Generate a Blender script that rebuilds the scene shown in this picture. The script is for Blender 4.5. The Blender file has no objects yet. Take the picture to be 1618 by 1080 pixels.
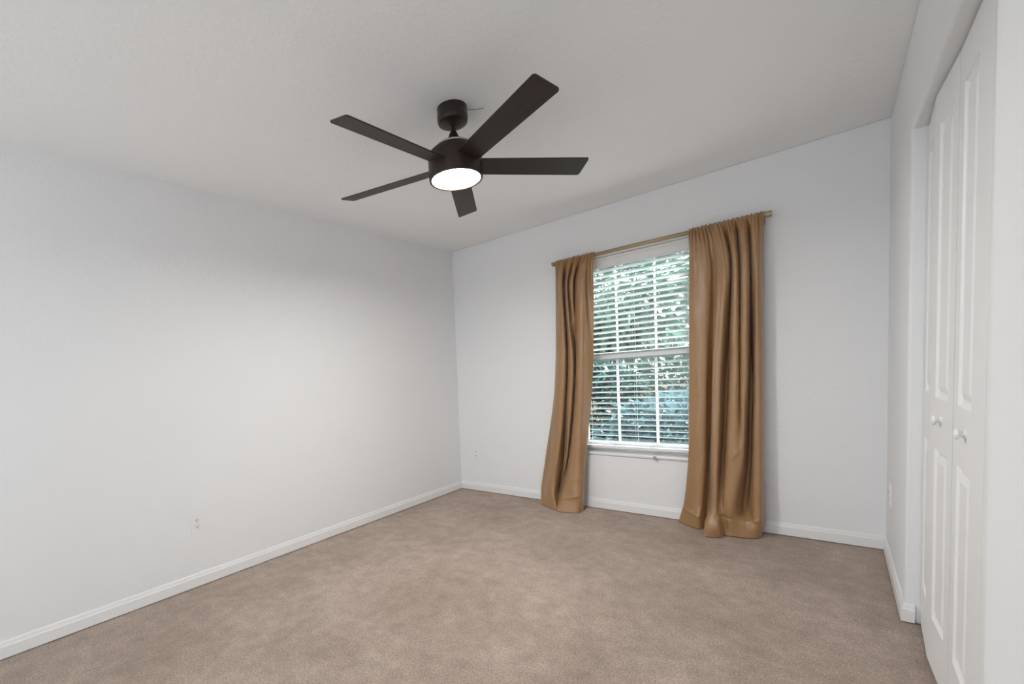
import bpy, bmesh, math, random
from mathutils import Vector, Matrix
C = bpy.context.scene.collection
S = bpy.context.scene
R = math.radians

# ------------------------------------------------------------------ camera
YAW, PITCH, ROLL = 0.7382, -0.0749, -0.0667
FPX, PX, PY = 700.4675, 683.0171, 645.2061           # focal length and principal point, in pixels of a 1618 px wide frame
def rot(y, p, r):
    f = Vector((-math.sin(y)*math.cos(p), math.cos(y)*math.cos(p), math.sin(p)))
    rt = Vector((math.cos(y), math.sin(y), 0)); up = rt.cross(f)
    return rt*math.cos(r)+up*math.sin(r), -rt*math.sin(r)+up*math.cos(r), f
rt, up, fw = rot(YAW, PITCH, ROLL)
cam = bpy.data.cameras.new('camera'); camo = bpy.data.objects.new('camera', cam); C.objects.link(camo)
m = Matrix((rt, up, -fw)).transposed().to_4x4(); m.translation = Vector((2.92712514, 0.22451528, 1.20512105))
camo.matrix_world = m
cam.sensor_width = 36; cam.sensor_fit = 'HORIZONTAL'; cam.lens = FPX/1618*36
cam.shift_x = (809-PX)/1618; cam.shift_y = (PY-540)/1618
cam.clip_start = 0.02
S.camera = camo

# ------------------------------------------------------------------ sky, sun, exposure
S.view_settings.view_transform = 'Standard'; S.view_settings.look = 'None'
S.view_settings.gamma = 1; S.view_settings.use_curve_mapping = False
S.view_settings.exposure = 0.08
SKY, SUN, LAMP = 2.1, 18.0, 205.0
wd = bpy.data.worlds.new('World'); S.world = wd; wd.use_nodes = True
bg = wd.node_tree.nodes['Background']; bg.inputs[0].default_value = (0.93, 0.975, 1.0, 1); bg.inputs[1].default_value = SKY
sd = bpy.data.lights.new('sun', 'SUN'); sd.energy = SUN; sd.angle = R(0.6); sd.color = (1, .97, .95)
so = bpy.data.objects.new('sun', sd); C.objects.link(so)
so.rotation_euler = Vector((-0.40, -0.62, -0.70)).to_track_quat('-Z', 'Y').to_euler()
so.location = (6, 10, 8)

# ------------------------------------------------------------------ helpers
def tag(o, label=None, cat=None, group=None, kind=None):
    if label: o['label'] = label
    if cat: o['category'] = cat
    if group: o['group'] = group
    if kind: o['kind'] = kind
    return o
def empty(name, loc=(0, 0, 0)):
    o = bpy.data.objects.new(name, None); o.location = loc; o.empty_display_size = .1; C.objects.link(o); return o
def link(name, bm, mat, parent=None, smooth=False, doubles=0):
    if doubles: bmesh.ops.remove_doubles(bm, verts=bm.verts, dist=doubles)
    bmesh.ops.recalc_face_normals(bm, faces=bm.faces)
    me = bpy.data.meshes.new(name)
    if parent is not None:                       # parts are written in world coordinates, parents only translate
        bmesh.ops.translate(bm, verts=bm.verts, vec=-Vector(wloc(parent)))
    bm.to_mesh(me); bm.free()
    if smooth:
        for p in me.polygons: p.use_smooth = True
    o = bpy.data.objects.new(name, me); C.objects.link(o)
    for mm in (mat if isinstance(mat, (list, tuple)) else [mat]): me.materials.append(mm)
    if parent is not None: o.parent = parent
    return o
def wloc(o):
    v = Vector((0, 0, 0))
    while o is not None: v += o.location; o = o.parent
    return v
def bevel(o, w, seg=2, ang=40):
    b = o.modifiers.new('bevel', 'BEVEL'); b.width = w; b.segments = seg; b.limit_method = 'ANGLE'; b.angle_limit = R(ang)
    return o
def soft(o, ang=35):
    me = o.data
    for p in me.polygons: p.use_smooth = True
    me.set_sharp_from_angle(angle=R(ang)); return o
def box(bm, a, b):
    vs = [bm.verts.new((x, y, z)) for z in (a[2], b[2]) for y in (a[1], b[1]) for x in (a[0], b[0])]
    for f in ((0, 2, 3, 1), (4, 5, 7, 6), (0, 1, 5, 4), (2, 6, 7, 3), (0, 4, 6, 2), (1, 3, 7, 5)):
        bm.faces.new([vs[i] for i in f])
    return vs
def tube(bm, a, b, r, r2=None, n=16, cap=True):
    a, b = Vector(a), Vector(b); r2 = r if r2 is None else r2
    d = (b-a).normalized(); u = d.orthogonal().normalized(); v = d.cross(u)
    rings = []
    for p, q in ((a, r), (b, r2)):
        rings.append([bm.verts.new(p+(u*math.cos(t)+v*math.sin(t))*q) for t in [2*math.pi*i/n for i in range(n)]])
    for i in range(n): bm.faces.new((rings[0][i], rings[0][(i+1) % n], rings[1][(i+1) % n], rings[1][i]))
    if cap: bm.faces.new(rings[0][::-1]); bm.faces.new(rings[1])
def lathe(bm, prof, c, n=48, axis=None):
    """prof: list of (radius, height) from one pole to the other, spun about +Z (or axis) through c"""
    M = Matrix.Identity(3) if axis is None else Vector(axis).to_track_quat('Z', 'Y').to_matrix()
    c = Vector(c); rings = []
    for r, z in prof:
        if r < 1e-6: rings.append([bm.verts.new(c+M@Vector((0, 0, z)))])
        else: rings.append([bm.verts.new(c+M@Vector((r*math.cos(2*math.pi*i/n), r*math.sin(2*math.pi*i/n), z))) for i in range(n)])
    for A, B in zip(rings, rings[1:]):
        for i in range(n):
            j = (i+1) % n
            if len(A) == 1 and len(B) == 1: continue
            if len(A) == 1: bm.faces.new((A[0], B[i], B[j]))
            elif len(B) == 1: bm.faces.new((A[i], A[j], B[0]))
            else: bm.faces.new((A[i], A[j], B[j], B[i]))

# ------------------------------------------------------------------ materials
def mat(name, col, rough=.6, metal=0, spec=.5, bump=None, sheen=0, coat=0):
    m = bpy.data.materials.new(name); m.use_nodes = True; nt = m.node_tree; b = nt.nodes['Principled BSDF']
    b.inputs['Base Color'].default_value = (*col, 1); b.inputs['Roughness'].default_value = rough
    b.inputs['Metallic'].default_value = metal; b.inputs['Specular IOR Level'].default_value = spec
    if sheen: b.inputs['Sheen Weight'].default_value = sheen
    if coat: b.inputs['Coat Weight'].default_value = coat
    if bump:
        sc, st, dist = bump
        tc = nt.nodes.new('ShaderNodeTexCoord'); n = nt.nodes.new('ShaderNodeTexNoise'); n.inputs['Scale'].default_value = sc
        n.inputs['Detail'].default_value = 3; n.inputs['Roughness'].default_value = .55
        bp = nt.nodes.new('ShaderNodeBump'); bp.inputs['Strength'].default_value = st; bp.inputs['Distance'].default_value = dist
        nt.links.new(tc.outputs['Object'], n.inputs['Vector']); nt.links.new(n.outputs['Fac'], bp.inputs['Height'])
        nt.links.new(bp.outputs['Normal'], b.inputs['Normal'])
    return m
WALLC = (.855, .870, .888)
M_wall = mat('wall_paint', WALLC, .7, spec=.3, bump=(48, .38, .005))
M_ceil = mat('ceiling_paint', (.925, .935, .945), .85, spec=.2, bump=(42, .38, .005))
M_trim = mat('trim_paint', (.865, .87, .875), .35, spec=.45)
M_door = mat('door_paint', (.85, .855, .86), .45, spec=.4, bump=(160, .08, .002))
M_vinyl = mat('white_vinyl', (.84, .85, .86), .35)
M_sill = mat('sill_white', (.86, .86, .86), .22)
M_plastic = mat('white_plastic', (.86, .865, .87), .35)
M_slot = mat('slot_dark', (.02, .02, .02), .6)
M_clip = mat('grey_plastic', (.36, .36, .35), .4)
M_brass = mat('rod_bronze', (.42, .33, .20), .42, metal=.55)
M_bronze = mat('dark_bronze', (.035, .022, .017), .38, metal=.35, spec=.5)
M_ring = mat('polished_metal', (.55, .50, .46), .2, metal=1)
M_wire = mat('grey_wire', (.25, .25, .25), .5)
M_bark = mat('bark', (.10, .075, .055), .9, bump=(30, .5, .02))

def mat_carpet():
    m = bpy.data.materials.new('carpet_pile'); m.use_nodes = True; nt = m.node_tree; b = nt.nodes['Principled BSDF']; L = nt.links
    b.inputs['Roughness'].default_value = .95; b.inputs['Specular IOR Level'].default_value = .1; b.inputs['Sheen Weight'].default_value = .15
    tc = nt.nodes.new('ShaderNodeTexCoord')
    def noise(s, d=4, r=.6, dist=0):
        n = nt.nodes.new('ShaderNodeTexNoise'); n.inputs['Scale'].default_value = s; n.inputs['Detail'].default_value = d
        n.inputs['Roughness'].default_value = r; n.inputs['Distortion'].default_value = dist; L.new(tc.outputs['Object'], n.inputs['Vector']); return n
    def ramp(src, p0, c0, p1, c1):
        r = nt.nodes.new('ShaderNodeValToRGB'); e = r.color_ramp.elements
        e[0].position = p0; e[0].color = (*c0, 1); e[1].position = p1; e[1].color = (*c1, 1); L.new(src, r.inputs['Fac']); return r
    def mul(a, bb, f):
        x = nt.nodes.new('ShaderNodeMix'); x.data_type = 'RGBA'; x.blend_type = 'MULTIPLY'; x.inputs['Factor'].default_value = f
        L.new(a, x.inputs['A']); L.new(bb, x.inputs['B']); return x.outputs['Result']
    # pile lying in different directions: soft blotches, then smaller footmarks, then the tufts themselves
    big = ramp(noise(1.9, 7, .66, .15).outputs['Fac'], .36, (.50, .395, .32), .66, (.66, .535, .45))
    mid = ramp(noise(11, 6, .72, .1).outputs['Fac'], .36, (.78, .77, .76), .64, (1.12, 1.12, 1.12))
    fine = ramp(noise(120, 4, .8).outputs['Fac'], .36, (.58, .56, .54), .64, (1.36, 1.36, 1.36))
    c = mul(big.outputs['Color'], mid.outputs['Color'], .75); c = mul(c, fine.outputs['Color'], .8)
    L.new(c, b.inputs['Base Color'])
    h = noise(140, 4, .8); bp = nt.nodes.new('ShaderNodeBump'); bp.inputs['Strength'].default_value = .9; bp.inputs['Distance'].default_value = .012
    L.new(h.outputs['Fac'], bp.inputs['Height']); L.new(bp.outputs['Normal'], b.inputs['Normal'])
    return m
M_carpet = mat_carpet()

def mat_cloth():
    m = bpy.data.materials.new('curtain_satin'); m.use_nodes = True; nt = m.node_tree; b = nt.nodes['Principled BSDF']; L = nt.links
    b.inputs['Base Color'].default_value = (.37, .207, .088, 1); b.inputs['Roughness'].default_value = .40
    b.inputs['Specular IOR Level'].default_value = .8; b.inputs['Sheen Weight'].default_value = .35; b.inputs['Sheen Roughness'].default_value = .3
    tr = nt.nodes.new('ShaderNodeBsdfTranslucent'); tr.inputs['Color'].default_value = (.50, .38, .24, 1)
    mx = nt.nodes.new('ShaderNodeMixShader'); mx.inputs['Fac'].default_value = .035
    out = nt.nodes['Material Output']; L.new(b.outputs[0], mx.inputs[1]); L.new(tr.outputs[0], mx.inputs[2]); L.new(mx.outputs[0], out.inputs['Surface'])
    tc = nt.nodes.new('ShaderNodeTexCoord'); n = nt.nodes.new('ShaderNodeTexNoise'); n.inputs['Scale'].default_value = 9; n.inputs['Detail'].default_value = 4
    mp = nt.nodes.new('ShaderNodeMapping'); mp.inputs['Scale'].default_value = (1.6, 1.6, 1.0)
    bp = nt.nodes.new('ShaderNodeBump'); bp.inputs['Strength'].default_value = .25; bp.inputs['Distance'].default_value = .02
    L.new(tc.outputs['Object'], mp.inputs['Vector']); L.new(mp.outputs[0], n.inputs['Vector']); L.new(n.outputs['Fac'], bp.inputs['Height'])
    L.new(bp.outputs[0], b.inputs['Normal'])
    return m
M_cloth = mat_cloth()

def mat_slat():
    m = mat('slat_white', (.72, .75, .76), .4); nt = m.node_tree; L = nt.links; b = nt.nodes['Principled BSDF']
    tr = nt.nodes.new('ShaderNodeBsdfTranslucent'); tr.inputs['Color'].default_value = (.8, .86, .88, 1)
    mx = nt.nodes.new('ShaderNodeMixShader'); mx.inputs['Fac'].default_value = .06
    L.new(b.outputs[0], mx.inputs[1]); L.new(tr.outputs[0], mx.inputs[2]); L.new(mx.outputs[0], nt.nodes['Material Output'].inputs['Surface'])
    return m
M_slat = mat_slat()

def mat_glass():
    m = bpy.data.materials.new('pane_glass'); m.use_nodes = True; nt = m.node_tree; nt.nodes.clear(); L = nt.links
    o = nt.nodes.new('ShaderNodeOutputMaterial'); t = nt.nodes.new('ShaderNodeBsdfTransparent'); t.inputs[0].default_value = (.93, .96, .95, 1)
    g = nt.nodes.new('ShaderNodeBsdfGlossy'); g.inputs['Roughness'].default_value = .02
    mx = nt.nodes.new('ShaderNodeMixShader'); mx.inputs[0].default_value = .04; L.new(t.outputs[0], mx.inputs[1]); L.new(g.outputs[0], mx.inputs[2]); L.new(mx.outputs[0], o.inputs[0])
    return m
M_glass = mat_glass()

def mat_leaf(name, c1, c2):
    m = bpy.data.materials.new(name); m.use_nodes = True; nt = m.node_tree; L = nt.links; b = nt.nodes['Principled BSDF']
    b.inputs['Roughness'].default_value = .35
    tc = nt.nodes.new('ShaderNodeTexCoord'); n = nt.nodes.new('ShaderNodeTexNoise'); n.inputs['Scale'].default_value = 5
    r = nt.nodes.new('ShaderNodeValToRGB'); e = r.color_ramp.elements; e[0].position = .35; e[0].color = (*c1, 1); e[1].position = .65; e[1].color = (*c2, 1)
    L.new(tc.outputs['Object'], n.inputs['Vector']); L.new(n.outputs['Fac'], r.inputs['Fac']); L.new(r.outputs['Color'], b.inputs['Base Color'])
    tr = nt.nodes.new('ShaderNodeBsdfTranslucent'); L.new(r.outputs['Color'], tr.inputs['Color'])
    mx = nt.nodes.new('ShaderNodeMixShader'); mx.inputs['Fac'].default_value = .42
    L.new(b.outputs[0], mx.inputs[1]); L.new(tr.outputs[0], mx.inputs[2]); L.new(mx.outputs[0], nt.nodes['Material Output'].inputs['Surface'])
    return m

# ------------------------------------------------------------------ room shell
W, D, H = 3.157, 3.852, 2.44
Y0 = -1.55                                   # wall behind the camera
JF, JN, DT = 2.935, 1.63, 2.055              # closet opening: far jamb, near jamb, soffit height
WX0, WX1, WZ0, WZ1 = 1.30, 2.23, 0.455, 2.05  # window opening
T = 0.13
def lerp(a, b, t): return a+(b-a)*t
def xl(y, z):                                # face of the left wall (slightly out of square)
    t = (y-Y0)/(D-Y0); return lerp(lerp(-.004, .022, t), lerp(-.034, .044, t), z/H)
def yb(x, z):                                # face of the back wall
    t = x/W; return lerp(lerp(3.800, 3.862, t), lerp(3.852, 3.836, t), z/H)
def struct(name, bm, m, parent=None):
    o = link(name, bm, m, parent)
    if parent is None: o['kind'] = 'structure'
    return o

bm = bmesh.new(); box(bm, (-.25, Y0-.14, -.12), (W+.85, D+.12, 0)); struct('floor', bm, M_carpet)
bm = bmesh.new(); box(bm, (-.25, Y0-.14, H), (W+.85, D+.16, H+.15)); struct('ceiling', bm, M_ceil)

bm = bmesh.new()                             # left wall
ys = [Y0-.14, D+.14]
q = [bm.verts.new((xl(y, z), y, z)) for y, z in ((ys[0], 0), (ys[1], 0), (ys[1], H), (ys[0], H))]
p = [bm.verts.new((-.2, v.co.y, v.co.z)) for v in q]
bm.faces.new(q); bm.faces.new(p[::-1])
for i in range(4): bm.faces.new((q[i], q[(i+1) % 4], p[(i+1) % 4], p[i]))
struct('wall_left', bm, M_wall)

def holed(bm, xs, zs, yf, t):                # wall across x with the middle cell open
    g = {}
    for k in (0, 1):
        for i, x in enumerate(xs):
            for j, z in enumerate(zs): g[k, i, j] = bm.verts.new((x, yf(x, z)+k*t, z))
    for k in (0, 1):
        for i in range(3):
            for j in range(3):
                if (i, j) != (1, 1): bm.faces.new([g[k, a, b] for a, b in ((i, j), (i+1, j), (i+1, j+1), (i, j+1))])
    for (a, b), (c, d) in (((1, 1), (2, 1)), ((2, 1), (2, 2)), ((2, 2), (1, 2)), ((1, 2), (1, 1))):
        bm.faces.new((g[0, a, b], g[0, c, d], g[1, c, d], g[1, a, b]))
    for i in range(3):
        for j in (0, 3): bm.faces.new((g[0, i, j], g[0, i+1, j], g[1, i+1, j], g[1, i, j]))
    for j in range(3):
        for i in (0, 3): bm.faces.new((g[0, i, j], g[0, i, j+1], g[1, i, j+1], g[1, i, j]))
bm = bmesh.new(); holed(bm, [-.2, WX0, WX1, W+.12], [0, WZ0, WZ1, H], yb, T)
bevel(struct('wall_back', bm, M_wall), .006, 3)

bm = bmesh.new()                             # right wall with the closet opening
prof = [(Y0-.14, 0), (Y0-.14, H), (D+.1, H), (D+.1, 0), (JF, 0), (JF, DT), (JN+.02, DT), (JN-.03, 0)]
a = [bm.verts.new((W, y, z)) for y, z in prof]; b = [bm.verts.new((W+.115, y, z)) for y, z in prof]
bm.faces.new(a); bm.faces.new(b[::-1])
for i in range(8): bm.faces.new((a[i], a[(i+1) % 8], b[(i+1) % 8], b[i]))
soft(bevel(struct('wall_right', bm, M_wall), .012, 4))

bm = bmesh.new()                             # closet behind the doors
for A, B in (((W+.7, JN-.3, 0), (W+.8, JF+.3, H)), ((W+.115, JN-.3, 0), (W+.8, JN-.2, H)), ((W+.115, JF+.2, 0), (W+.8, JF+.3, H))): box(bm, A, B)
struct('wall_closet', bm, M_wall)

bm = bmesh.new()                             # unseen wall behind the camera, wide opening added to let sky light in
DX0, DX1 = 0.10, 2.6
box(bm, (-.2, Y0-.12, 0), (DX0, Y0, H)); box(bm, (DX1, Y0-.12, 0), (W+.12, Y0, H)); box(bm, (DX0, Y0-.12, 2.34), (DX1, Y0, H))
struct('wall_front', bm, M_wall)

# baseboards: profile (thickness, height)
BP = [(0, .006), (.012, .006), (.012, .060), (.009, .066), (.007, .078), (.004, .085), (0, .085)]
def sweep(bm, path, prof):
    """path: list of (point, direction into the room) with mitred corners"""
    rings = []
    for pt, n in path: rings.append([bm.verts.new(Vector(pt)+Vector(n)*t+Vector((0, 0, z))) for t, z in prof])
    k = len(prof)
    for A, B in zip(rings, rings[1:]):
        for i in range(k): bm.faces.new((A[i], A[(i+1) % k], B[(i+1) % k], B[i]))
    bm.faces.new(rings[0][::-1]); bm.faces.new(rings[-1])
bm = bmesh.new(); sweep(bm, [((xl(Y0, 0), Y0, 0), (1, 0, 0)), ((xl(3.8, 0), yb(0, 0), 0), (1, -1, 0))], BP); struct('baseboard_left', bm, M_trim)
bm = bmesh.new(); sweep(bm, [((xl(3.8, 0), yb(0, 0), 0), (1, -1, 0)), ((W, yb(W, 0), 0), (-1, -1, 0))], BP); struct('baseboard_back', bm, M_trim)
bm = bmesh.new(); sweep(bm, [((W, yb(W, 0), 0), (-1, -1, 0)), ((W, JF, 0), (-1, -1, 0)), ((W+.030, JF, 0), (0, -1, 0))], BP); struct('baseboard_right', bm, M_trim)

# ------------------------------------------------------------------ closet bifold doors
def leaf_mesh(p0, p1, z0, z1, panels, side, t=.034):
    """door leaf between plan points p0 and p1, moulded face towards the room"""
    bm = bmesh.new(); p0, p1 = Vector((*p0, 0)), Vector((*p1, 0)); w = (p1-p0).length; u = (p1-p0)/w; n = Vector((u.y, -u.x, 0))
    if n.x > 0: n = -n
    def P(a, z, d=0): return p0+u*a+n*d+Vector((0, 0, z))
    def quad(pts): bm.faces.new([bm.verts.new(q) for q in pts])
    a0, a1 = side[0], w-side[1]
    zs = [z0]+[v for pz in panels for v in pz]+[z1]
    quad([P(0, z0), P(a0, z0), P(a0, z1), P(0, z1)]); quad([P(a1, z0), P(w, z0), P(w, z1), P(a1, z1)])
    for i in range(0, len(zs), 2): quad([P(a0, zs[i]), P(a1, zs[i]), P(a1, zs[i+1]), P(a0, zs[i+1])])
    for b0, b1 in panels:
        prev = None
        for ins, d in ((0, 0), (.004, -.0045), (.012, -.0085), (.020, -.0085), (.042, -.0015), (.043, -.0015)):
            r = [P(a0+ins, b0+ins, d), P(a1-ins, b0+ins, d), P(a1-ins, b1-ins, d), P(a0+ins, b1-ins, d)]
            if prev:
                for i in range(4): quad([prev[i], prev[(i+1) % 4], r[(i+1) % 4], r[i]])
            prev = r
        quad(prev)
    for qd in ([P(0, z0, -t), P(w, z0, -t), P(w, z1, -t), P(0, z1, -t)], [P(0, z0), P(0, z0, -t), P(0, z1, -t), P(0, z1)],
               [P(w, z0), P(w, z0, -t), P(w, z1, -t), P(w, z1)], [P(0, z0), P(w, z0), P(w, z0, -t), P(0, z0, -t)], [P(0, z1), P(w, z1), P(w, z1, -t), P(0, z1, -t)]): quad(qd)
    return bm, P, w, n
PAN = [(.205, .830), (1.010, 1.935)]
def knob_mesh(base, n):
    bm = bmesh.new()
    lathe(bm, [(0, 0), (.0135, 0), (.0135, .003), (.0085, .005), (.0078, .009), (.009, .0115), (.0145, .0135), (.0165, .0165), (.0155, .0195), (.010, .0225), (.0, .0235)], base, 28, n)
    return bm
def bifold(name, plan, label):
    root = empty(name, (plan[0][0][0], plan[0][0][1], 0.012)); tag(root, label, 'closet door', None, 'structure')
    for i, (p0, p1, kn, side) in enumerate(plan):
        bm, P, w, n = leaf_mesh(p0, p1, .018, 2.046, PAN, side)
        lf = link('leaf', bm, M_door, root, doubles=.0001)
        if kn: soft(link('knob', knob_mesh(P(w*kn, .94), n), M_plastic, lf))
    return root
bifold('door_1', [((3.204, 2.930), (3.190, 2.626), 0, (.064, .064)), ((3.190, 2.6245), (3.202, 2.3195), .5, (.064, .064))], 'white moulded folding closet door at the far end of the closet opening, with a round white knob')
bifold('door_2', [((3.203, 2.3175), (3.203, 1.930), .46, (.064, .150)), ((3.203, 1.9285), (3.203, 1.650), 0, (.072, .064))], 'white moulded folding closet door nearer the camera, with a round white knob')

# ------------------------------------------------------------------ window
win = empty('window_1', ((WX0+WX1)/2, D, WZ0)); win['kind'] = 'structure'
YF = D+.085                                   # plane of the sashes
def frame(bm, x0, x1, z0, z1, y0, y1, w, wb=None, wt=None):
    wb = w if wb is None else wb; wt = w if wt is None else wt
    box(bm, (x0, y0, z0), (x0+w, y1, z1)); box(bm, (x1-w, y0, z0), (x1, y1, z1))
    box(bm, (x0+w, y0, z0), (x1-w, y1, z0+wb)); box(bm, (x0+w, y0, z1-wt), (x1-w, y1, z1))
bm = bmesh.new(); frame(bm, WX0, WX1, WZ0+.02, WZ1, YF-.01, YF+.035, .028); bevel(link('window_frame', bm, M_vinyl, win), .003)
ZM = 1.245
mx = [WX0+.028+(WX1-WX0-.056)*k/3 for k in (1, 2)]
bm = bmesh.new(); frame(bm, WX0+.028, WX1-.028, ZM-.01, WZ1-.028, YF+.012, YF+.032, .034, .055)
us = link('upper_sash', bm, M_vinyl, win); bevel(us, .003)
bm = bmesh.new(); frame(bm, WX0+.028, WX1-.028, WZ0+.048, ZM+.05, YF-.012, YF+.010, .036, .05, .060)
ls = link('lower_sash', bm, M_vinyl, win); bevel(ls, .003)
for sash, z0, z1, y in ((us, ZM+.045, WZ1-.062, YF+.022), (ls, WZ0+.098, ZM-.010, YF-.001)):
    bm = bmesh.new()
    hw = .006 if sash is us else .008
    for x in mx: box(bm, (x-hw, y-.006, z0), (x+hw, y+.006, z1))
    link('muntins', bm, M_vinyl, sash)
    bm = bmesh.new(); box(bm, (WX0+.06, y-.002, z0-.004), (WX1-.06, y+.002, z1+.004)); link('glass_pane', bm, M_glass, sash)
bm = bmesh.new(); box(bm, (WX0-.03, D-.030, WZ0), (WX1+.03, D+.0, WZ0+.025)); box(bm, (WX0+.001, D-.001, WZ0), (WX1-.001, YF+.04, WZ0+.025))
soft(bevel(link('window_sill', bm, M_sill, win), .009, 4))

# venetian blind
bl = empty('venetian_blind', ((WX0+WX1)/2, D+.03, WZ1))
tag(bl, 'white wood-look slatted venetian blind lowered over the window between the curtains', 'window blind')
bx0, bx1 = WX0+.008, WX1-.008
bm = bmesh.new()
prof = [(0, 0), (-.010, 0), (-.014, .008), (-.011, .014), (-.011, .056), (-.015, .062), (-.015, .070), (-.018, .076), (-.018, .083), (0, .083)]
r0 = [bm.verts.new((bx0, D+.008+y, 1.963+z)) for y, z in prof]; r1 = [bm.verts.new((bx1, D+.008+y, 1.963+z)) for y, z in prof]
bm.faces.new(r0); bm.faces.new(r1[::-1])
for i in range(len(prof)): bm.faces.new((r0[i], r0[(i+1) % len(prof)], r1[(i+1) % len(prof)], r1[i]))
link('valance', bm, M_vinyl, bl)
bm = bmesh.new(); box(bm, (bx0, D+.012, 2.000), (bx1, D+.062, 2.045)); link('headrail', bm, M_vinyl, bl)
YS, TILT, PITCHZ = D+.037, R(15), .0445
bm = bmesh.new(); zc = 1.950; nsl = 0; zl = []
while zc > .55:
    sec = []
    for k in range(7):
        t = -1+k/3; s = t*.025; cam_ = .0022*(1-t*t)
        sec.append((s, cam_))
    top = [(YS+s*math.cos(TILT)-c_*math.sin(-TILT)*-1, zc-s*math.sin(TILT)+c_*math.cos(TILT)) for s, c_ in sec]
    th = .0028
    pts = top+[(y-th*math.sin(TILT), z-th*math.cos(TILT)) for y, z in reversed(top)]
    A = [bm.verts.new((bx0, y, z)) for y, z in pts]; B = [bm.verts.new((bx1, y, z)) for y, z in pts]; k = len(pts)
    bm.faces.new(A); bm.faces.new(B[::-1])
    for i in range(k): bm.faces.new((A[i], A[(i+1) % k], B[(i+1) % k], B[i]))
    zl.append(zc); zc -= PITCHZ
soft(link('slats', bm, M_slat, bl), 50)
bm = bmesh.new(); box(bm, (bx0, YS-.026, .507), (bx1, YS+.026, .529)); bevel(link('bottom_rail', bm, M_vinyl, bl), .004, 3)
for x in (1.40, 1.77, 2.14):
    bm = bmesh.new()
    for dy in (-.027, .027): tube(bm, (x, YS+dy, 2.0), (x, YS+dy, .535), .0011, n=6)
    link('ladder_cord', bm, M_vinyl, bl)

# small grey clip on the sill nose
bm = bmesh.new(); xk = 1.915
tube(bm, (xk, D-.034, .470), (xk+.012, D-.034, .474), .006, .004, 12)
tube(bm, (xk-.004, D-.034, .462), (xk+.022, D-.037, .444), .007, .005, 12)
tube(bm, (xk-.010, D-.034, .466), (xk, D-.034, .474), .0065, .0065, 12)
tag(soft(link('cord_clip', bm, M_clip)), 'small grey plastic clip on the front edge of the white window sill', 'clip')

# ------------------------------------------------------------------ curtain rod and curtains
RY, RZ = D-.077, 2.064
rod = empty('curtain_rod', (1.9, RY, RZ)); tag(rod, 'thin dull gold curtain rod above the window', 'curtain rod')
bm = bmesh.new(); tube(bm, (1.185, RY, RZ), (2.600, RY, RZ), .0140, n=20); link('pole', bm, M_brass, rod, True); 
bm = bmesh.new(); tube(bm, (1.168, RY, RZ), (1.190, RY, RZ), .0175, n=20); soft(bevel(link('end_cap', bm, M_brass, rod), .002))
bm = bmesh.new(); tube(bm, (2.560, RY, RZ), (2.642, RY, RZ), .0175, n=20); soft(bevel(link('end_cap', bm, M_brass, rod), .002))
for x in (1.215, 2.590):
    bm = bmesh.new(); tube(bm, (x, RY, RZ-.012), (x, yb(x, RZ)-.004, RZ-.012), .005, n=10); box(bm, (x-.012, yb(x, RZ)-.006, RZ-.045), (x+.012, yb(x, RZ)+.002, RZ+.02))
    link('bracket', bm, M_brass, rod)

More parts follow.
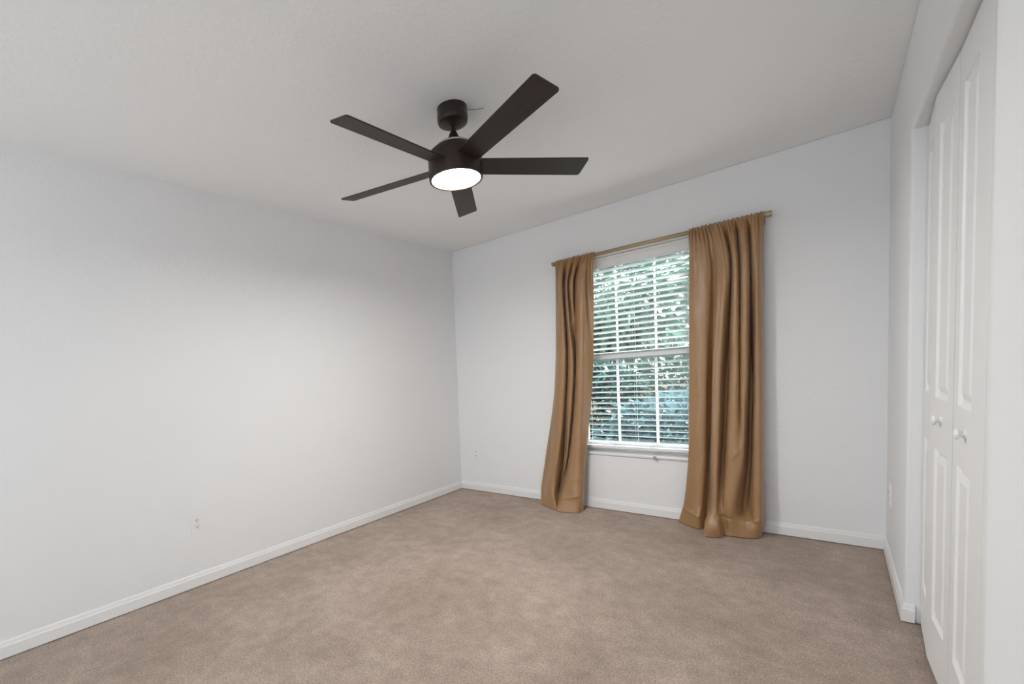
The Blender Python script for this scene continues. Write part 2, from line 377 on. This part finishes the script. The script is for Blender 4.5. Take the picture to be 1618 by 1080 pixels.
def cr(p, t):                                 # Catmull-Rom through a list of tuples, t in 0..1
    n = len(p)-1; s = min(max(t, 0), 1)*n; i = min(int(s), n-1); f = s-i
    a, b, c, d = p[max(i-1, 0)], p[i], p[i+1], p[min(i+2, n)]
    return tuple(.5*(2*q+(r-o)*f+(2*o-5*q+4*r-e)*f*f+(3*q-o-3*r+e)*f**3) for o, q, r, e in zip(a, b, c, d))
def curtain(name, label, rows, x0, x1, seed, creases=()):
    """rows: [(z, [(x, y), ...])] fold lines in plan from the rod down to the hem"""
    rnd = random.Random(seed); root = empty(name, ((x0+x1)/2, RY, 0)); tag(root, label, 'curtain', 'satin curtains beside the window')
    NU, NV = 300, 130
    zt, zb = rows[0][0], rows[-1][0]
    ph = [rnd.uniform(0, 6.28) for _ in range(8)]; fr = [rnd.uniform(14, 24) for _ in range(4)]
    zs = [r[0] for r in rows]
    def surf(u, v):
        # v is spaced along the rows
        P = []
        for z, pts in rows:
            x, y = cr(pts, u); P.append((x, y, z))
        x, y, z = cr(P, v)
        d = max(0, zt-z)
        g1 = abs(math.sin(u*math.pi*fr[0]+ph[0]+1.3*math.sin(u*9)))**.7     # gathers under the rod pocket
        g2 = abs(math.sin(u*math.pi*fr[1]*1.5+ph[1]+.9*math.sin(u*14)))
        y += .016*math.exp(-d/.075)*(1-math.exp(-d/.012))*(.5-g1)+.007*math.exp(-d/.13)*(.5-g2)
        for u0, z0, u1, z1, w_, am in creases:                             # soft creases from folding and from lying on the floor
            du, dz = (u1-u0)*.42, z1-z0; L2 = du*du+dz*dz
            t = min(1, max(0, ((u-u0)*.42*du+(z-z0)*dz)/L2)); ds = math.hypot((u-u0)*.42-t*du, z-z0-t*dz)
            y += am*math.exp(-(ds/w_)**2)*math.sin(math.pi*(.08+.84*t))
        lo = math.exp(-max(0, z)/.25)
        y += lo*.004*math.sin(z*41+u*13+ph[2])*math.sin(u*17+ph[3])
        y += .0018*math.sin(z*13+u*17+ph[5])*math.sin(u*31+z*4+ph[6])
        y = min(y, 3.828)
        return (x, y, z)
    bm = bmesh.new()
    g = [[bm.verts.new(surf(i/NU, j/NV)) for i in range(NU+1)] for j in range(NV+1)]
    for j in range(NV):
        for i in range(NU): bm.faces.new((g[j][i], g[j][i+1], g[j+1][i+1], g[j+1][i]))
    bmesh.ops.recalc_face_normals(bm, faces=bm.faces)
    o = link('panel', bm, M_cloth, root, True)
    sdm = o.modifiers.new('cloth', 'SOLIDIFY'); sdm.thickness = .0018; sdm.offset = 0
    # rod pocket: a ruffled sleeve round the pole
    bm = bmesh.new(); NP, NR = 150, 18; rings = []
    for i in range(NP+1):
        u = i/NP; x = lerp(x0, x1, u); rg = []
        for k in range(NR):
            t = 2*math.pi*k/NR
            r = .0190+.0020*(.5-abs(math.sin(u*math.pi*fr[0]+ph[0]+1.3*math.sin(u*9)+.4*math.sin(t)))**.7)*2+.0022*math.sin(u*2*math.pi*fr[2]*1.3+ph[7]+t)
            up_ = .006*max(0, math.sin(t))**3*(1+.6*math.sin(u*2*math.pi*fr[3]+ph[3]))
            rg.append(bm.verts.new((x+.002*math.sin(t*2+u*60), RY-r*math.cos(t), RZ-.001+r*math.sin(t)+up_)))
        rings.append(rg)
    for A, B in zip(rings, rings[1:]):
        for k in range(NR): bm.faces.new((A[k], A[(k+1) % NR], B[(k+1) % NR], B[k]))
    link('rod_pocket', bm, M_cloth, root, True)
    return root
def mix(a, b, t): return [(lerp(p[0], q[0], t), lerp(p[1], q[1], t)) for p, q in zip(a, b)]
yt = RY-.0225
# fold lines in plan (x, y), from the left edge to the right edge, at falling heights
R175 = [(2.184, 3.800), (2.186, 3.765), (2.214, 3.752), (2.250, 3.746), (2.285, 3.744), (2.311, 3.752), (2.324, 3.770), (2.338, 3.772), (2.355, 3.725), (2.381, 3.708), (2.407, 3.700), (2.428, 3.720), (2.423, 3.810), (2.441, 3.720), (2.461, 3.700), (2.476, 3.720), (2.470, 3.810), (2.488, 3.715), (2.516, 3.695), (2.533, 3.720), (2.528, 3.815), (2.546, 3.720), (2.570, 3.700), (2.581, 3.712), (2.589, 3.735), (2.595, 3.800)]
R105 = [(2.170, 3.800), (2.172, 3.765), (2.204, 3.750), (2.241, 3.742), (2.274, 3.748), (2.283, 3.765), (2.292, 3.790), (2.308, 3.805), (2.323, 3.705), (2.343, 3.695), (2.371, 3.705), (2.374, 3.785), (2.400, 3.800), (2.420, 3.715), (2.452, 3.695), (2.469, 3.710), (2.471, 3.740), (2.483, 3.705), (2.506, 3.695), (2.517, 3.720), (2.511, 3.822), (2.535, 3.822), (2.551, 3.725), (2.574, 3.710), (2.589, 3.735), (2.590, 3.800)]
R050 = [(2.156, 3.800), (2.156, 3.765), (2.190, 3.745), (2.232, 3.735), (2.262, 3.745), (2.270, 3.790), (2.273, 3.810), (2.284, 3.800), (2.310, 3.690), (2.329, 3.665), (2.352, 3.675), (2.351, 3.750), (2.375, 3.765), (2.396, 3.690), (2.426, 3.672), (2.450, 3.670), (2.471, 3.675), (2.484, 3.685), (2.491, 3.705), (2.489, 3.755), (2.495, 3.810), (2.523, 3.810), (2.539, 3.720), (2.569, 3.705), (2.586, 3.730), (2.587, 3.800)]
R020 = [(2.128, 3.800), (2.125, 3.775), (2.165, 3.745), (2.208, 3.728), (2.242, 3.735), (2.252, 3.775), (2.261, 3.795), (2.282, 3.760), (2.309, 3.665), (2.325, 3.632), (2.344, 3.635), (2.352, 3.660), (2.367, 3.672), (2.383, 3.660), (2.409, 3.652), (2.431, 3.655), (2.445, 3.670), (2.455, 3.695), (2.461, 3.735), (2.471, 3.775), (2.489, 3.785), (2.515, 3.755), (2.535, 3.705), (2.565, 3.695), (2.586, 3.715), (2.586, 3.790)]
R009 = [(2.105, 3.800), (2.102, 3.778), (2.140, 3.748), (2.185, 3.718), (2.225, 3.702), (2.250, 3.740), (2.262, 3.775), (2.272, 3.700), (2.280, 3.610), (2.295, 3.585), (2.335, 3.582), (2.362, 3.592), (2.370, 3.640), (2.385, 3.665), (2.405, 3.660), (2.425, 3.660), (2.445, 3.666), (2.465, 3.675), (2.482, 3.684), (2.500, 3.690), (2.517, 3.690), (2.535, 3.688), (2.552, 3.686), (2.570, 3.692), (2.583, 3.725), (2.588, 3.800)]
R000 = [(2.080, 3.800), (2.080, 3.780), (2.130, 3.750), (2.180, 3.716), (2.224, 3.697), (2.250, 3.735), (2.262, 3.765), (2.272, 3.680), (2.280, 3.585), (2.292, 3.568), (2.335, 3.575), (2.374, 3.600), (2.378, 3.640), (2.390, 3.652), (2.410, 3.650), (2.430, 3.652), (2.450, 3.655), (2.470, 3.660), (2.490, 3.666), (2.508, 3.672), (2.525, 3.677), (2.540, 3.682), (2.554, 3.690), (2.568, 3.710), (2.574, 3.750), (2.574, 3.815)]
L182 = [(1.185, 3.800), (1.189, 3.775), (1.212, 3.765), (1.252, 3.720), (1.274, 3.720), (1.250, 3.800), (1.256, 3.800), (1.299, 3.725), (1.317, 3.725), (1.291, 3.800), (1.335, 3.725), (1.365, 3.715), (1.346, 3.790), (1.378, 3.740), (1.420, 3.700), (1.464, 3.700), (1.458, 3.765), (1.512, 3.775)]
L130 = [(1.155, 3.815), (1.163, 3.775), (1.205, 3.725), (1.257, 3.700), (1.282, 3.715), (1.258, 3.800), (1.255, 3.815), (1.299, 3.730), (1.333, 3.700), (1.349, 3.715), (1.325, 3.800), (1.325, 3.815), (1.373, 3.720), (1.411, 3.685), (1.444, 3.690), (1.454, 3.735), (1.472, 3.765), (1.489, 3.780)]
L088 = [(1.104, 3.815), (1.117, 3.775), (1.160, 3.725), (1.220, 3.695), (1.249, 3.715), (1.224, 3.800), (1.220, 3.815), (1.265, 3.730), (1.301, 3.700), (1.318, 3.715), (1.293, 3.800), (1.290, 3.815), (1.339, 3.720), (1.384, 3.680), (1.421, 3.685), (1.431, 3.730), (1.442, 3.760), (1.452, 3.780)]
L043 = [(1.023, 3.800), (1.025, 3.780), (1.059, 3.775), (1.113, 3.720), (1.180, 3.685), (1.187, 3.740), (1.171, 3.805), (1.193, 3.790), (1.227, 3.735), (1.247, 3.730), (1.224, 3.800), (1.235, 3.790), (1.283, 3.700), (1.327, 3.665), (1.376, 3.665), (1.399, 3.690), (1.406, 3.720), (1.397, 3.770)]
L016 = [(0.967, 3.790), (0.974, 3.770), (1.010, 3.755), (1.052, 3.700), (1.105, 3.660), (1.154, 3.660), (1.143, 3.740), (1.127, 3.790), (1.137, 3.790), (1.161, 3.760), (1.179, 3.730), (1.198, 3.700), (1.237, 3.650), (1.295, 3.630), (1.353, 3.630), (1.388, 3.650), (1.394, 3.690), (1.371, 3.770)]
L000 = [(0.990, 3.750), (0.992, 3.700), (1.030, 3.668), (1.080, 3.645), (1.130, 3.620), (1.175, 3.600), (1.195, 3.590), (1.205, 3.600), (1.208, 3.620), (1.206, 3.600), (1.208, 3.580), (1.212, 3.572), (1.225, 3.570), (1.270, 3.578), (1.330, 3.595), (1.370, 3.608), (1.382, 3.630), (1.385, 3.720)]
def flat(a, b, n): return [(lerp(a, b, i/(n-1)), yt) for i in range(n)]
RT, LT = flat(2.192, 2.606, 26), flat(1.208, 1.528, 18)
curtain('curtain', 'tan satin curtain hanging at the right side of the window, wider of the pair',
        [(2.070, RT), (1.94, mix(RT, R175, .62)), (1.75, R175), (1.40, mix(R175, R105, .5)), (1.05, R105), (.75, mix(R105, R050, .5)), (.50, R050), (.20, R020), (.09, R009), (.004, R000)], 2.190, 2.606, 4,
        [(.02, .93, .22, 1.00, .006, -.006), (.55, .93, .62, 1.02, .006, .007), (.52, .50, .66, .60, .007, -.008), (.20, .36, .30, .44, .008, .012), (.14, .28, .31, .33, .008, -.010), (.84, .33, .99, .34, .006, -.006), (.40, .14, .60, .12, .010, .010), (.75, .10, .98, .13, .008, -.006), (.05, .12, .20, .08, .008, -.007)])
curtain('curtain', 'tan satin curtain hanging at the left side of the window, narrower of the pair',
        [(2.070, LT), (1.95, mix(LT, L182, .7)), (1.80, L182), (1.30, L130), (.88, L088), (.43, L043), (.16, L016), (.06, mix(L016, L000, .6)), (.004, L000)], 1.206, 1.530, 9,
        [(.72, .92, .98, .86, .006, -.006), (.12, .27, .30, .24, .008, -.009), (.74, .26, .98, .30, .008, -.007), (.70, .10, .95, .16, .010, -.008), (.05, .34, .18, .40, .008, .008)])

# ------------------------------------------------------------------ ceiling fan
FX, FY, FZ, FR, FA = 1.602, 1.956, 2.178, 0.645, -1.63672517
fan = empty('ceiling_fan', (FX, FY, H)); tag(fan, 'dark bronze five-blade ceiling fan with a lit round light, hanging from the white ceiling', 'ceiling fan')
c = (FX, FY, 0)
bm = bmesh.new(); lathe(bm, [(0, 2.4395), (.070, 2.4395), (.070, 2.405), (.072, 2.402), (.072, 2.388), (.068, 2.374), (.056, 2.367), (.024, 2.364), (0, 2.364)], c); soft(link('canopy', bm, M_bronze, fan))
bm = bmesh.new(); lathe(bm, [(0, 2.372), (.019, 2.372), (.019, 2.362), (.0125, 2.356), (.0125, 2.322), (0, 2.322)], c, 24); soft(link('downrod', bm, M_bronze, fan))
bm = bmesh.new(); lathe(bm, [(0, 2.332), (.015, 2.332), (.018, 2.327), (.030, 2.300), (.044, 2.276), (.048, 2.270), (0, 2.270)], c, 32); soft(link('neck_cone', bm, M_bronze, fan))
bm = bmesh.new(); lathe(bm, [(0, 2.272), (.082, 2.272), (.086, 2.269), (.086, 2.254), (0, 2.254)], c); soft(link('top_ring', bm, M_ring, fan))
bm = bmesh.new(); lathe(bm, [(0, 2.262), (.080, 2.262), (.098, 2.256), (.118, 2.240), (.126, 2.222), (.127, 2.205), (.127, 2.124), (.1255, 2.117), (.1235, 2.1155), (.116, 2.1155), (.114, 2.118), (.114, 2.132), (0, 2.133)], c, 64); soft(link('motor_housing', bm, M_bronze, fan))
lm = bpy.data.materials.new('lit_diffuser'); lm.use_nodes = True; b = lm.node_tree.nodes['Principled BSDF']
b.inputs['Base Color'].default_value = (.9, .88, .84, 1); b.inputs['Emission Color'].default_value = (1, .975, .945, 1); b.inputs['Emission Strength'].default_value = LAMP
bm = bmesh.new(); lathe(bm, [(0, 2.134), (.1125, 2.134), (.1125, 2.126), (.107, 2.1225), (.08, 2.1210), (0, 2.1205)], c, 48); soft(link('light_diffuser', bm, lm, fan))

def mat_blade():
    m = mat('blade_wood', (.045, .028, .02), .45, spec=.4); nt = m.node_tree; L = nt.links; b = nt.nodes['Principled BSDF']
    tc = nt.nodes.new('ShaderNodeTexCoord'); mp = nt.nodes.new('ShaderNodeMapping'); mp.inputs['Scale'].default_value = (3, 60, 60)
    n = nt.nodes.new('ShaderNodeTexNoise'); n.inputs['Scale'].default_value = 1.5; n.inputs['Detail'].default_value = 5
    r = nt.nodes.new('ShaderNodeValToRGB'); e = r.color_ramp.elements; e[0].color = (.020, .013, .010, 1); e[1].color = (.030, .020, .015, 1); e[0].position = .3; e[1].position = .7
    L.new(tc.outputs['Object'], mp.inputs[0]); L.new(mp.outputs[0], n.inputs['Vector']); L.new(n.outputs['Fac'], r.inputs[0]); L.new(r.outputs[0], b.inputs['Base Color'])
    return m
M_blade = mat_blade()
bm = bmesh.new()                              # one blade lying along +X, shared by the five
r0, hw0, hw1, th, rc = .105, .052, .059, .0055, .012
out = [(r0, -hw0), (FR-rc, -hw1)]+[(FR-rc+rc*math.sin(t), -hw1+rc-rc*math.cos(t)) for t in (R(30), R(60), R(90))]
out = out+[(x, -y) for x, y in reversed(out)]
up_v = [bm.verts.new((x, y, th/2)) for x, y in out]; dn_v = [bm.verts.new((x, y, -th/2)) for x, y in out]
bm.faces.new(up_v); bm.faces.new(dn_v[::-1])
for i in range(len(out)): bm.faces.new((up_v[i], up_v[(i+1) % len(out)], dn_v[(i+1) % len(out)], dn_v[i]))
bmesh.ops.recalc_face_normals(bm, faces=bm.faces)
bme = bpy.data.meshes.new('blade'); bm.to_mesh(bme); bm.free(); bme.materials.append(M_blade)
for k in range(5):
    o = bpy.data.objects.new('blade', bme); C.objects.link(o); o.parent = fan
    o.matrix_local = Matrix.Translation((0, 0, FZ-H))@Matrix.Rotation(FA-k*2*math.pi/5, 4, 'Z')@Matrix.Rotation(R(-13.5), 4, 'X')
bm = bmesh.new()
for a, b_ in (((FX+.050, FY+.046, 2.430), (FX+.085, FY+.078, 2.428)), ((FX+.085, FY+.078, 2.428), (FX+.108, FY+.098, 2.432))): tube(bm, a, b_, .0016, n=6)
bm2 = bm; lathe(bm2, [(0, -.003), (.003, 0), (0, .003)], (FX+.108, FY+.098, 2.432), 8)
link('loose_wire', bm, M_wire, fan)

# ------------------------------------------------------------------ wall outlets
def outlet(o, u, n, label):
    """o: centre on the wall, u: direction along the wall, n: out of the wall"""
    o, u, n = Vector(o), Vector(u).normalized(), Vector(n).normalized(); zv = Vector((0, 0, 1))
    root = empty('wall_outlet', o); tag(root, label, 'wall outlet', 'white outlets low on the walls')
    def blk(bm, cu, cz, hw, hh, d0, d1):
        vs = box(bm, (-1, -1, -1), (1, 1, 1))
        for v in vs:
            q = v.co.copy(); v.co = o+u*(cu+q.x*hw)+zv*(cz+q.z*hh)+n*(d0 if q.y < 0 else d1)
    bm = bmesh.new(); blk(bm, 0, 0, .036, .058, -.002, .0070); bevel(link('cover_plate', bm, M_plastic, root), .0015, 2)
    for s in (-1, 1):
        bm = bmesh.new(); blk(bm, 0, s*.0195, .0165, .0142, .005, .0084); rc = bevel(link('receptacle', bm, M_plastic, root), .003, 3)
        bm = bmesh.new()
        for du in (-.0062, .0062): blk(bm, du, s*.0195+.003, .0014, .0044, .0082, .0088)
        lathe(bm, [(0, -.0003), (.0030, -.0003), (.0030, .0003), (0, .0003)], o+zv*(s*.0195-.0075)+n*.0085, 12, n)
        link('slots', bm, M_slot, rc)
    bm = bmesh.new(); lathe(bm, [(0, -.002), (.003, -.002), (.003, .0012), (0, .0016)], o+n*.0070, 12, n); link('screw', bm, M_plastic, root)
outlet((xl(1.203, .39), 1.203, .392), (0, 1, 0), (1, 0, 0), 'white double outlet low on the left wall, the nearest of the outlets')
outlet((.232, yb(.232, .385), .385), (1, 0, 0), (0, -1, 0), 'white double outlet low on the back wall, left of the curtains')
outlet((W, 3.585, .398), (0, -1, 0), (-1, 0, 0), 'white outlet low on the right wall, between the corner and the closet')

# ------------------------------------------------------------------ garden behind the window
bm = bmesh.new(); box(bm, (-12, D+.15, -.35), (14, D+30, -.15)); M_soil = mat('mulch', (.05, .042, .034), .95, bump=(20, .8, .03)); struct('ground', bm, M_soil)
def leafy(bm, rnd, cen, rad, n, ln, wd, droop=.35):
    for _ in range(n):
        while True:
            p = Vector((rnd.uniform(-1, 1), rnd.uniform(-1, 1), rnd.uniform(-1, 1)))
            if .35 < p.length < 1: break
        q = Vector(cen)+Vector((p.x*rad[0], p.y*rad[1], p.z*rad[2]))
        if q.z < -.13: continue
        d = (p.normalized()+Vector((rnd.uniform(-.7, .7), rnd.uniform(-.7, .7), rnd.uniform(-.3, .8)))).normalized()
        s = d.cross(Vector((rnd.uniform(-.4, .4), rnd.uniform(-.4, .4), 1))).normalized(); nn = s.cross(d)
        l = ln*rnd.uniform(.6, 1.2); w = wd*rnd.uniform(.7, 1.2)
        a = bm.verts.new(q); t = bm.verts.new(q+d*l-Vector((0, 0, droop*l))); m1 = bm.verts.new(q+d*l*.5-Vector((0, 0, droop*.25*l)))
        lv = bm.verts.new(q+d*l*.45+s*w+nn*w*.25); rv = bm.verts.new(q+d*l*.45-s*w+nn*w*.25)
        bm.faces.new((a, lv, m1)); bm.faces.new((lv, t, m1)); bm.faces.new((a, m1, rv)); bm.faces.new((m1, t, rv))
def bush(name, cat, label, cen, rad, n, ln, wd, m, seed, group=None, trunk=True):
    rnd = random.Random(seed); root = empty(name, (cen[0], cen[1], -.15)); tag(root, label, cat, group)
    bm = bmesh.new(); leafy(bm, rnd, cen, rad, n, ln, wd); link('foliage', bm, m, root)
    if trunk:
        bm = bmesh.new()
        for _ in range(4): tube(bm, (cen[0]+rnd.uniform(-.08, .08), cen[1]+rnd.uniform(-.08, .08), -.17), (cen[0]+rnd.uniform(-.4, .4)*rad[0], cen[1]+rnd.uniform(-.3, .3)*rad[1], cen[2]+rnd.uniform(0, .4)*rad[2]), .022, .010, 8)
        link('stems', bm, M_bark, root)
G1 = mat_leaf('leaf_teal', (.05, .13, .16), (.10, .24, .27)); G2 = mat_leaf('leaf_green', (.09, .19, .155), (.17, .30, .24)); G3 = mat_leaf('leaf_red', (.30, .03, .06), (.13, .12, .06)); G4 = mat_leaf('leaf_deep', (.03, .085, .08), (.08, .18, .165))
G5 = mat_leaf('leaf_pale', (.24, .42, .36), (.36, .52, .45))
bush('shrub', 'shrub', 'low teal-leaved shrub right outside the window, behind the lowest slats', (1.75, 5.35, .30), (.85, .45, .50), 1500, .20, .05, G1, 1)
bush('shrub', 'shrub', 'dark green shrub outside behind the lower left panes', (.35, 6.30, .50), (.85, .45, .75), 1700, .20, .055, G4, 2)
bush('shrub', 'shrub', 'red-leaved shrub outside at the left, just below the meeting rail', (-.75, 7.6, 1.05), (.65, .5, .50), 420, .22, .045, G3, 3)
bush('shrub', 'shrub', 'bright green bush outside behind the right-hand lower panes', (1.45, 7.5, .65), (.95, .6, .95), 1700, .22, .06, G2, 5)
bush('tree', 'tree', 'leafy pale green tree outside filling the upper panes', (-.3, 9.6, 2.7), (1.55, 1.0, 1.4), 2300, .30, .09, G5, 6)
bush('tree', 'tree', 'leafy teal tree outside at the far left of the upper panes', (-3.6, 12.0, 3.0), (1.4, 1.0, 1.8), 900, .30, .08, G4, 7)
